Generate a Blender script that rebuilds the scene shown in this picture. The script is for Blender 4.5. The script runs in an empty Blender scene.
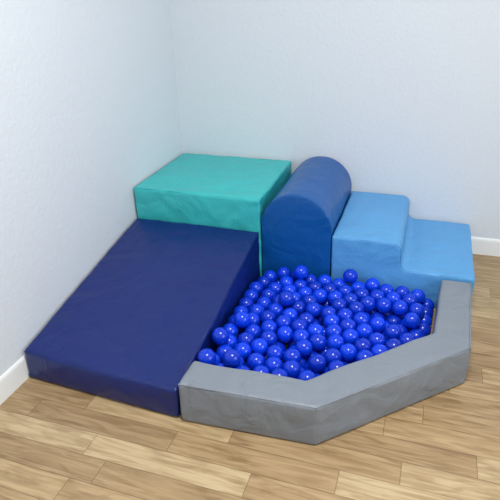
import bpy, bmesh, math, random
import numpy as np
from mathutils import Matrix, Vector, noise
random.seed(4); np.random.seed(4)
S=bpy.context.scene
try:
    S.view_settings.view_transform='Standard'; S.view_settings.look='None'
except Exception: pass

def lin(c):
    return tuple(((x/255)/12.92 if x/255<=.04045 else ((x/255+.055)/1.055)**2.4) for x in c)+(1,)

# ---------------- materials ----------------
def newmat(name):
    m=bpy.data.materials.new(name); m.use_nodes=True
    nt=m.node_tree; b=nt.nodes['Principled BSDF']; return m,nt,b
def N(nt,t,**kw):
    n=nt.nodes.new(t)
    for k,v in kw.items(): setattr(n,k,v)
    return n
def vinyl(name,col,rough=.42,wr=.35,spec=.45):
    m,nt,b=newmat(name); L=nt.links
    b.inputs['Roughness'].default_value=rough; b.inputs['Specular IOR Level'].default_value=spec
    tc=N(nt,'ShaderNodeTexCoord')
    n0=N(nt,'ShaderNodeTexNoise'); n0.inputs['Scale'].default_value=6; n0.inputs['Detail'].default_value=3
    L.new(tc.outputs['Object'],n0.inputs['Vector'])
    mix=N(nt,'ShaderNodeMix',data_type='RGBA')
    c=lin(col); mix.inputs[6].default_value=tuple(x*.93 for x in c[:3])+(1,); mix.inputs[7].default_value=tuple(min(1,x*1.07) for x in c[:3])+(1,)
    L.new(n0.outputs['Fac'],mix.inputs[0]); L.new(mix.outputs[2],b.inputs['Base Color'])
    n1=N(nt,'ShaderNodeTexNoise'); n1.inputs['Scale'].default_value=420; n1.inputs['Detail'].default_value=2
    L.new(tc.outputs['Object'],n1.inputs['Vector'])
    n2=N(nt,'ShaderNodeTexNoise'); n2.inputs['Scale'].default_value=7; n2.inputs['Detail'].default_value=3; n2.inputs['Distortion'].default_value=1.2
    L.new(tc.outputs['Object'],n2.inputs['Vector'])
    b1=N(nt,'ShaderNodeBump'); b1.inputs['Strength'].default_value=.4; b1.inputs['Distance'].default_value=.0008
    L.new(n1.outputs['Fac'],b1.inputs['Height'])
    b2=N(nt,'ShaderNodeBump'); b2.inputs['Strength'].default_value=wr; b2.inputs['Distance'].default_value=.03
    L.new(n2.outputs['Fac'],b2.inputs['Height']); L.new(b1.outputs['Normal'],b2.inputs['Normal'])
    L.new(b2.outputs['Normal'],b.inputs['Normal'])
    return m
M_teal=vinyl('teal_vinyl',(55,181,182),.42)
M_navy=vinyl('navy_vinyl',(10,34,104),.36,.3)
M_blue=vinyl('royal_blue_vinyl',(8,82,152),.36,.25)
M_sky=vinyl('sky_blue_vinyl',(88,158,213),.42,.3)
M_grey=vinyl('grey_vinyl',(126,134,144),.42,.35)
def wallmat(name,col):
    m,nt,b=newmat(name); L=nt.links
    b.inputs['Base Color'].default_value=lin(col); b.inputs['Roughness'].default_value=.7
    b.inputs['Specular IOR Level'].default_value=.3
    tc=N(nt,'ShaderNodeTexCoord'); n=N(nt,'ShaderNodeTexNoise'); n.inputs['Scale'].default_value=70; n.inputs['Detail'].default_value=3
    L.new(tc.outputs['Object'],n.inputs['Vector'])
    bu=N(nt,'ShaderNodeBump'); bu.inputs['Strength'].default_value=.4; bu.inputs['Distance'].default_value=.004
    L.new(n.outputs['Fac'],bu.inputs['Height']); L.new(bu.outputs['Normal'],b.inputs['Normal'])
    return m
M_wall=wallmat('pale_blue_paint',(214,221,228))
M_ceil=wallmat('ceiling_white',(238,238,236))
M_trim,nt,b=newmat('white_trim_paint'); b.inputs['Base Color'].default_value=lin((236,240,240)); b.inputs['Roughness'].default_value=.4
M_ball,nt,b=newmat('glossy_blue_plastic')
g=N(nt,'ShaderNodeNewGeometry'); rp=N(nt,'ShaderNodeValToRGB')
nt.links.new(g.outputs['Random Per Island'],rp.inputs[0]); nt.links.new(rp.outputs[0],b.inputs['Base Color'])
rp.color_ramp.elements[0].color=lin((5,46,182)); rp.color_ramp.elements[1].color=lin((8,66,230))
b.inputs['Roughness'].default_value=.2

def floor_mat():
    m,nt,b=newmat('oak_laminate'); L=nt.links
    geo=N(nt,'ShaderNodeNewGeometry'); sep=N(nt,'ShaderNodeSeparateXYZ'); L.new(geo.outputs['Position'],sep.inputs[0])
    def mth(op,a,bb=None,c=None):
        n=N(nt,'ShaderNodeMath',operation=op)
        for i,v in enumerate((a,bb,c)):
            if v is None: continue
            if isinstance(v,(int,float)): n.inputs[i].default_value=v
            else: L.new(v,n.inputs[i])
        return n.outputs[0]
    W=.082; LEN=.5
    yr=mth('DIVIDE',sep.outputs['Y'],W); row=mth('FLOOR',yr); fy=mth('FRACT',yr)
    wn=N(nt,'ShaderNodeTexWhiteNoise',noise_dimensions='1D'); L.new(row,wn.inputs['W'])
    xr=mth('ADD',mth('DIVIDE',sep.outputs['X'],LEN),mth('MULTIPLY',wn.outputs['Value'],7.0))
    col=mth('FLOOR',xr); fx=mth('FRACT',xr)
    cmb=N(nt,'ShaderNodeCombineXYZ'); L.new(row,cmb.inputs[0]); L.new(col,cmb.inputs[1])
    w2=N(nt,'ShaderNodeTexWhiteNoise',noise_dimensions='2D'); L.new(cmb.outputs[0],w2.inputs['Vector'])
    r=N(nt,'ShaderNodeValToRGB'); L.new(w2.outputs['Value'],r.inputs[0])
    cr=r.color_ramp; cr.elements[0].color=lin((164,138,102)); cr.elements[1].color=lin((196,174,137))
    e=cr.elements.new(.35); e.color=lin((177,151,113)); e=cr.elements.new(.7); e.color=lin((187,162,123))
    def grain(sx,sy,seed,det,dist):
        g=N(nt,'ShaderNodeCombineXYZ')
        L.new(mth('MULTIPLY',sep.outputs['X'],sx),g.inputs[0])
        L.new(mth('MULTIPLY',sep.outputs['Y'],sy),g.inputs[1])
        L.new(mth('MULTIPLY',w2.outputs['Value'],seed),g.inputs[2])
        gn=N(nt,'ShaderNodeTexNoise'); gn.inputs['Scale'].default_value=1; gn.inputs['Detail'].default_value=det; gn.inputs['Distortion'].default_value=dist
        L.new(g.outputs[0],gn.inputs['Vector']); return gn
    gn=grain(6,75,37,5,.8); g2=grain(4,20,91,5,2.2)
    def ramp(n,p0,c0,p1,c1):
        gr=N(nt,'ShaderNodeValToRGB'); L.new(n.outputs['Fac'],gr.inputs[0])
        gr.color_ramp.elements[0].position=p0; gr.color_ramp.elements[0].color=c0
        gr.color_ramp.elements[1].position=p1; gr.color_ramp.elements[1].color=c1; return gr.outputs[0]
    def mul(a,bb,f):
        mx=N(nt,'ShaderNodeMix',data_type='RGBA',blend_type='MULTIPLY')
        if isinstance(f,float): mx.inputs[0].default_value=f
        else: L.new(f,mx.inputs[0])
        L.new(a,mx.inputs[6])
        if isinstance(bb,tuple): mx.inputs[7].default_value=bb
        else: L.new(bb,mx.inputs[7])
        return mx.outputs[2]
    c=mul(r.outputs[0],ramp(gn,.34,(.64,.58,.50,1),.62,(1.05,1.05,1.05,1)),.8)
    c=mul(c,ramp(g2,.34,(.6,.52,.43,1),.52,(1,1,1,1)),.55)
    d1=mth('MULTIPLY',mth('MINIMUM',fy,mth('SUBTRACT',1,fy)),W)
    d2=mth('MULTIPLY',mth('MINIMUM',fx,mth('SUBTRACT',1,fx)),LEN)
    s=mth('LESS_THAN',mth('MINIMUM',d1,d2),.0013)
    c=mul(c,(.36,.28,.22,1),mth('MULTIPLY',s,.6))
    L.new(c,b.inputs['Base Color'])
    b.inputs['Roughness'].default_value=.4
    bu=N(nt,'ShaderNodeBump'); bu.inputs['Strength'].default_value=.15; bu.inputs['Distance'].default_value=.001
    L.new(gn.outputs['Fac'],bu.inputs['Height']); L.new(bu.outputs['Normal'],b.inputs['Normal'])
    return m
M_floor=floor_mat()

# ---------------- helpers ----------------
def finish(bm,name,mat,smooth=True):
    bmesh.ops.recalc_face_normals(bm,faces=bm.faces)
    me=bpy.data.meshes.new(name); bm.to_mesh(me); bm.free()
    me.materials.append(mat)
    if smooth:
        for p in me.polygons: p.use_smooth=True
    o=bpy.data.objects.new(name,me); S.collection.objects.link(o); return o
def box(name,a,b_,mat):
    bm=bmesh.new(); bmesh.ops.create_cube(bm,size=1)
    for v in bm.verts: v.co=Vector([(a[i]+b_[i])/2+v.co[i]*(b_[i]-a[i]) for i in range(3)])
    return finish(bm,name,mat,False)
def tube(bm,pts,r=.0022,n=6,closed=False):
    pts=[Vector(p) for p in pts]; rings=[]; m=len(pts)
    for i,p in enumerate(pts):
        a=pts[i-1] if (i>0 or closed) else p; c=pts[(i+1)%m] if (i<m-1 or closed) else p
        t=(c-a).normalized(); up=Vector((0,0,1)) if abs(t.z)<.9 else Vector((1,0,0))
        u=t.cross(up).normalized(); w=t.cross(u)
        rings.append([bm.verts.new(p+r*(math.cos(k*2*math.pi/n)*u+math.sin(k*2*math.pi/n)*w)) for k in range(n)])
    for i in range(m if closed else m-1):
        A=rings[i];B=rings[(i+1)%m]
        for k in range(n): bm.faces.new((A[k],A[(k+1)%n],B[(k+1)%n],B[k]))
def prism(bottom,top,bev=.009,cell=.016,bulge=None,amp=.0016,seed=0.,sharp=30):
    """bottom/top loops of 3-D points -> soft upholstered solid"""
    bm=bmesh.new()
    A=[bm.verts.new(p) for p in bottom]; B=[bm.verts.new(p) for p in top]; n=len(A)
    bm.faces.new(A[::-1]); bm.faces.new(B)
    for i in range(n): bm.faces.new((A[i],A[(i+1)%n],B[(i+1)%n],B[i]))
    bmesh.ops.recalc_face_normals(bm,faces=bm.faces)
    es=[e for e in bm.edges if len(e.link_faces)==2 and math.degrees(e.calc_face_angle())>sharp]
    bmesh.ops.bevel(bm,geom=es,offset=bev,segments=4,profile=.5,affect='EDGES',clamp_overlap=True)
    bmesh.ops.remove_doubles(bm,verts=bm.verts,dist=1e-5)
    lo=[min(v.co[i] for v in bm.verts) for i in range(3)]; hi=[max(v.co[i] for v in bm.verts) for i in range(3)]
    for ax in range(3):
        nrm=[0,0,0]; nrm[ax]=1; k=int((hi[ax]-lo[ax])/cell)
        for j in range(1,k+1):
            co=[0,0,0]; co[ax]=lo[ax]+(hi[ax]-lo[ax])*j/(k+1)
            bmesh.ops.bisect_plane(bm,geom=bm.verts[:]+bm.edges[:]+bm.faces[:],dist=1e-5,plane_co=co,plane_no=nrm)
    bm.normal_update()
    off=[]
    for v in bm.verts:
        s=amp*noise.noise(v.co*7+Vector((seed,0,0)))+amp*.6*noise.noise(v.co*18+Vector((0,seed,0)))
        if v.co.z<.02: s*=max(0,v.co.z/.02)
        d=v.normal*s
        if bulge: d=d+bulge(v.co,v.normal)
        off.append(d)
    for v,d in zip(bm.verts,off): v.co+=d
    return bm
def hump(t,a,b_):
    u=min(max((t-a)/(b_-a),0),1); return (4*u*(1-u))**.7
def crease(co,p,q,depth,w):
    p=Vector(p);q=Vector(q);t=q-p;u=max(0,min(1,(co-p).dot(t)/t.length_squared))
    d=(co-(p+t*u)).length
    return -depth*math.exp(-(d/w)**2)*math.sin(math.pi*min(max(u,.08),.92))

# ---------------- room ----------------
RX,RY,RZ=3.9,-4.6,2.45; LX=-.009; BT=.008
box('floor',(-.12,RY-.1,-.05),(RX+.1,.1,0),M_floor)
box('wall_left',(LX-.1,RY-.1,0),(LX,.1,RZ),M_wall)
box('wall_back',(LX,0,0),(RX,.1,RZ),M_wall)
box('wall_front',(LX,RY-.1,0),(RX,RY,RZ),M_wall)
wy0,wy1,wz0,wz1=-3.5,-1.3,.85,2.1
bm=bmesh.new()
def addbox(bm,a,b_):
    g=bmesh.ops.create_cube(bm,size=1)
    for v in g['verts']: v.co=Vector([(a[i]+b_[i])/2+v.co[i]*(b_[i]-a[i]) for i in range(3)])
for a,b_ in (((RX,RY-.1,0),(RX+.1,.1,wz0)),((RX,RY-.1,wz1),(RX+.1,.1,RZ)),((RX,RY-.1,wz0),(RX+.1,wy0,wz1)),((RX,wy1,wz0),(RX+.1,.1,wz1))): addbox(bm,a,b_)
finish(bm,'wall_right',M_wall,False)
bm=bmesh.new(); fr=.05
for a,b_ in (((RX+.02,wy0,wz0),(RX+.08,wy1,wz0+fr)),((RX+.02,wy0,wz1-fr),(RX+.08,wy1,wz1)),((RX+.02,wy0,wz0),(RX+.08,wy0+fr,wz1)),((RX+.02,wy1-fr,wz0),(RX+.08,wy1,wz1)),((RX+.03,(wy0+wy1)/2-.02,wz0),(RX+.07,(wy0+wy1)/2+.02,wz1))): addbox(bm,a,b_)
finish(bm,'window_1',M_trim,False)
box('ceiling',(-.12,RY-.1,RZ),(RX+.1,.1,RZ+.1),M_ceil)
def baseboard(name,p0,p1,inward):
    prof=[(0,0),(BT,0),(BT,.072),(BT-.001,.080),(.004,.086),(0,.088)]
    bm=bmesh.new(); inward=Vector(inward)
    A=[bm.verts.new(Vector(p0)+inward*a+Vector((0,0,z))) for a,z in prof]
    B=[bm.verts.new(Vector(p1)+inward*a+Vector((0,0,z))) for a,z in prof]
    n=len(prof); bm.faces.new(A[::-1]); bm.faces.new(B)
    for i in range(n): bm.faces.new((A[i],A[(i+1)%n],B[(i+1)%n],B[i]))
    return finish(bm,name,M_trim,False)
baseboard('baseboard_left',(LX,RY,0),(LX,0,0),(1,0,0))
baseboard('baseboard_back',(LX+BT,0,0),(RX-BT,0,0),(0,-1,0))
baseboard('baseboard_right',(RX,0,0),(RX,RY,0),(-1,0,0))
baseboard('baseboard_front',(RX-BT,RY,0),(LX+BT,RY,0),(0,1,0))

# ---------------- teal corner block ----------------
X0=.0005; T=.408; YF=-.556; YB=-.012
def bl(co,n):
    d=Vector((0,0,0)); h=hump(co.x,X0,.602)
    if n.z>.5:
        d.z+=.006*h*hump(co.y,YF,YB)
        d.z+=crease(co,(.30,-.50,T),(.58,-.47,T),.007,.018)+crease(co,(.40,-.43,T),(.57,-.35,T),.005,.02)+crease(co,(.05,-.49,T),(.26,-.52,T),.005,.018)
    if n.y<-.5:
        d.y-=.006*h*hump(co.z,.24,T)
        d.y-=crease(co,(.10,YF,.39),(.22,YF,.27),.004,.015)+crease(co,(.52,YF,.39),(.42,YF,.27),.004,.015)
    return d
bm=prism([(X0,YF,0),(.602,YF,0),(.602,YB,0),(X0,YB,0)],[(X0,YF,T),(.602,YF,T),(.602,YB,T),(X0,YB,T)],bev=.010,bulge=bl,seed=1.3,amp=.004)
e=.003
tube(bm,[(X0+e,YF+e,T-e),(.602-e,YF+e,T-e),(.602-e,YB-e,T-e),(X0+e,YB-e,T-e)],closed=True)
finish(bm,'teal_foam_block',M_teal)

# ---------------- navy ramp ----------------
h2,h3=.264,.116
def bl(co,n):
    d=Vector((0,0,0)); h=hump(co.x,X0,.60)
    if n.z>.5:
        d.z+=.006*h*hump(co.y,-1.41,-.57)
        for k in range(6):
            yk=-.72-.11*k; d.z+=crease(co,(.44+.02*(k%2),yk,.22-.01*k),(.595,yk-.03,.2-.015*k),.0035,.022)
    if n.y<-.5:
        d.y-=.008*h*hump(co.z,0,h3)
        d.y-=crease(co,(.2,-1.41,.09),(.14,-1.41,.03),.005,.014)+crease(co,(.42,-1.41,.1),(.46,-1.41,.03),.005,.014)
    if n.x>.5: d.x+=.002*hump(co.z,0,.2)*hump(co.y,-1.41,-.57)
    return d
bm=prism([(X0,-1.402,0),(.597,-1.428,0),(.600,-.562,0),(X0,-.562,0)],[(X0,-1.398,h3),(.601,-1.428,h3),(.601,-.562,h2),(X0,-.562,h2)],bev=.011,bulge=bl,seed=5.1,amp=.004,sharp=20)
tube(bm,[(X0+e,-1.4015,.014),(.594,-1.4285,.014)],r=.003)
tube(bm,[(X0+.006,-1.396,h3-.003),(.597,-1.4255,h3-.003),(.598,-.57,h2-.003)],r=.0022)
finish(bm,'navy_foam_ramp',M_navy)

# ---------------- arch ----------------
xa,xb=.608,.911; r=(xb-xa)/2; cx=(xa+xb)/2; zs=.292
pr=[(xa,0)]+[(xa,zs)]+[(cx-r*math.cos(math.pi*i/32),zs+r*math.sin(math.pi*i/32)) for i in range(1,32)]+[(xb,zs),(xb,0)]
F=[(x,YF,z) for x,z in pr]; K=[(x,YB,z) for x,z in pr]
def bl(co,n):
    d=Vector((0,0,0))
    if n.y<-.5:
        rr=max(0,1-((co.x-cx)/r)**2); d.y-=.005*rr*min(1,(zs+r-co.z)/.08)
    return d
bm=prism(F,K,bev=.006,bulge=bl,seed=2.2,amp=.002,sharp=25)
tube(bm,[(cx+(x-cx)*.988,YF+.002,(z if z<zs else zs+(z-zs)*.988)) for x,z in pr[1:-1]],r=.0025)
finish(bm,'blue_foam_arch',M_blue)

# ---------------- step ----------------
hs1,hs2=.277,.160; x1=.916; x2=1.485
pr=[(x1,0),(x1,hs1)]
def arc(cxx,czz,rr,a0,a1,k):
    return [(cxx+rr*math.cos(math.radians(a0+(a1-a0)*i/k)),czz+rr*math.sin(math.radians(a0+(a1-a0)*i/k))) for i in range(k+1)]
pr+=arc(1.158,hs1-.040,.040,90,8,8)
pr+=arc(1.234,hs2+.036,.036,188,270,8)
pr+=[(x2,hs2),(x2,0)]
F=[(x,YF-.002,z) for x,z in pr]; K=[(x,YB,z) for x,z in pr]
def bl(co,n):
    d=Vector((0,0,0))
    if n.z>.6:
        if co.x<1.17: d.z+=.003*hump(co.x,x1,1.19)*hump(co.y,YF,YB)+crease(co,(.96,-.50,hs1),(1.12,-.47,hs1),.005,.02)
        elif co.x>1.25: d.z+=.005*hump(co.x,1.23,x2)*hump(co.y,YF,YB)+crease(co,(1.28,-.48,hs2),(1.42,-.50,hs2),.004,.02)
    if n.y<-.5: d.y-=.004*hump(co.x,x1,x2)*hump(co.z,0,hs2)
    if n.x>.5 and co.x>1.4: d.x+=.005*hump(co.z,0,hs2)*hump(co.y,YF,YB)
    return d
bm=prism(F,K,bev=.009,bulge=bl,seed=8.2,amp=.003,sharp=25)
tube(bm,[(x-.002 if x>1.4 else x,YF+.001,z-.002) for x,z in pr[1:-1]],r=.002)
finish(bm,'light_blue_foam_steps',M_sky)

# ---------------- grey border ----------------
hg=.152
out=[(.612,-1.434),(1.034,-1.412),(1.457,-1.004),(1.472,-.570)]
inn=[(1.362,-.570),(1.342,-.945),(.978,-1.302),(.612,-1.312)]
loop=out+inn
def bl(co,n):
    d=Vector((0,0,0))
    if abs(n.z)<.5:
        d+=n*.003*hump(co.z,0,hg)
        for (a,b2) in (((.75,-1.425,.13),(.71,-1.425,.04)),((.93,-1.41,.12),(.97,-1.41,.04)),((1.14,-1.31,.13),(1.17,-1.28,.04)),((1.38,-1.08,.13),(1.34,-1.11,.05))):
            d+=n*crease(co,a,b2,.005,.016)
    elif n.z>.5:
        for (a,b2) in (((1.00,-1.385,hg),(.985,-1.325,hg)),((1.05,-1.37,hg),(1.03,-1.29,hg)),((1.43,-1.03,hg),(1.36,-1.0,hg)),((1.45,-.93,hg),(1.37,-.9,hg)),((.8,-1.41,hg),(.78,-1.33,hg))):
            d.z+=crease(co,a,b2,.005,.014)
    return d
bm=prism([(x,y,0) for x,y in loop],[(x,y,hg) for x,y in loop],bev=.010,bulge=bl,seed=3.7,amp=.004,sharp=20)
def sh(p,c,k): return (p[0]+(c[0]-p[0])*k,p[1]+(c[1]-p[1])*k)
for o_,i_ in ((out[1],inn[2]),(out[2],inn[1])):
    q=sh(o_,i_,.015)
    tube(bm,[(*q,.008),(*q,hg-.008)],r=.003)
tube(bm,[(*sh(p,q,.012),.020) for p,q in zip(out,inn[::-1])],r=.003)
tube(bm,[(*sh(p,q,.02),hg-.003) for p,q in zip(out,inn[::-1])],r=.0024)
finish(bm,'grey_ball_pit_border',M_grey)

# ---------------- balls ----------------
rb=.0312
NB=248
poly=[(.607,-1.303),(.975,-1.292),(1.333,-.941),(1.353,-.566),(.607,-.566)]
planes=[]
pc=np.array(poly); cen=pc.mean(0)
for i in range(len(pc)):
    a=pc[i]; b_=pc[(i+1)%len(pc)]; t=(b_-a)/np.linalg.norm(b_-a); n=np.array([-t[1],t[0]])
    if (cen-a)@n<0: n=-n
    planes.append((a,n))
P=np.zeros((NB,3)); k=0
while k<NB:
    q=np.array([np.random.uniform(.61,1.35),np.random.uniform(-1.3,-.56)])
    if all((q-a)@n>rb for a,n in planes):
        P[k]=(q[0],q[1],np.random.uniform(.03,.5)); k+=1
def push(P):
    D=P[:,None]-P[None]; d=np.sqrt((D**2).sum(2))+np.eye(NB)
    ov=np.clip(2*rb-d,0,None); np.fill_diagonal(ov,0)
    P=P+(D/d[...,None]*ov[...,None]*.38).sum(1)
    for a,n in planes:
        s=(P[:,:2]-a)@n; m=s<rb
        P[m,:2]+=np.outer(rb-s[m],n)
    P[:,2]=np.maximum(P[:,2],rb)
    return P
def cap(): return .130-.020*np.clip((P[:,0]-.75)/.5,0,1)
for it in range(800):
    P[:,2]-=.003*(1-it/860)
    if it<550: P[:,0]-=.0001
    if 300<it<420: P[:,:2]+=np.random.normal(0,.0010,(NB,2))
    P=push(P)
    if it>600: P[:,2]=np.minimum(P[:,2],cap())
for it in range(60):
    P=push(P); P[:,2]=np.minimum(P[:,2],cap()+.002)
NU,NV=28,16
sv=[(0,0,1)]+[(math.sin(math.pi*j/NV)*math.cos(2*math.pi*i/NU),math.sin(math.pi*j/NV)*math.sin(2*math.pi*i/NU),math.cos(math.pi*j/NV)) for j in range(1,NV) for i in range(NU)]+[(0,0,-1)]
sf=[(0,1+i,1+(i+1)%NU) for i in range(NU)]
for j in range(NV-2):
    for i in range(NU):
        a=1+j*NU; sf.append((a+i,a+NU+i,a+NU+(i+1)%NU,a+(i+1)%NU))
last=len(sv)-1; a=1+(NV-2)*NU
sf+=[(last,a+(i+1)%NU,a+i) for i in range(NU)]
V=[];Fc=[];sva=np.array(sv)
for p in P:
    o=len(V); V+=((sva*(rb-.0003))+p).tolist(); Fc+=[tuple(i+o for i in f_) for f_ in sf]
me=bpy.data.meshes.new('ball_pit_balls'); me.from_pydata(V,[],Fc); me.materials.append(M_ball)
for p in me.polygons: p.use_smooth=True
o=bpy.data.objects.new('ball_pit_balls',me); S.collection.objects.link(o)

# ---------------- lights ----------------
def area(name,loc,rotv,sx,sy,pw,col):
    l=bpy.data.lights.new(name,'AREA'); l.shape='RECTANGLE'; l.size=sx; l.size_y=sy; l.energy=pw; l.color=col
    o=bpy.data.objects.new(name,l); o.location=loc; o.rotation_euler=rotv; S.collection.objects.link(o); return o
area('ceiling_light',(1.2,-1.8,RZ-.02),(0,0,0),.5,.5,45,(1,.985,.965))
area('window_daylight',(RX-.01,(wy0+wy1)/2,(wz0+wz1)/2),(0,math.radians(90),0),1.2,2.0,38,(.95,.98,1))
w=bpy.data.worlds.new('World'); S.world=w; w.use_nodes=True
w.node_tree.nodes['Background'].inputs[0].default_value=(.8,.88,1,1); w.node_tree.nodes['Background'].inputs[1].default_value=1.0

# ---------------- camera ----------------
def rot2(pitch,roll,yaw):
    return Matrix.Rotation(yaw,4,'Z')@Matrix.Rotation(pitch,4,'X')@Matrix.Rotation(roll,4,'Z')
cd=bpy.data.cameras.new('camera'); co=bpy.data.objects.new('camera',cd); S.collection.objects.link(co)
cd.sensor_width=36; cd.lens=528.58/500*36; cd.clip_start=.05
co.matrix_world=Matrix.Translation((1.2386,-2.5294,1.2420))@rot2(1.0940,-0.0322,0.3348)
S.camera=co
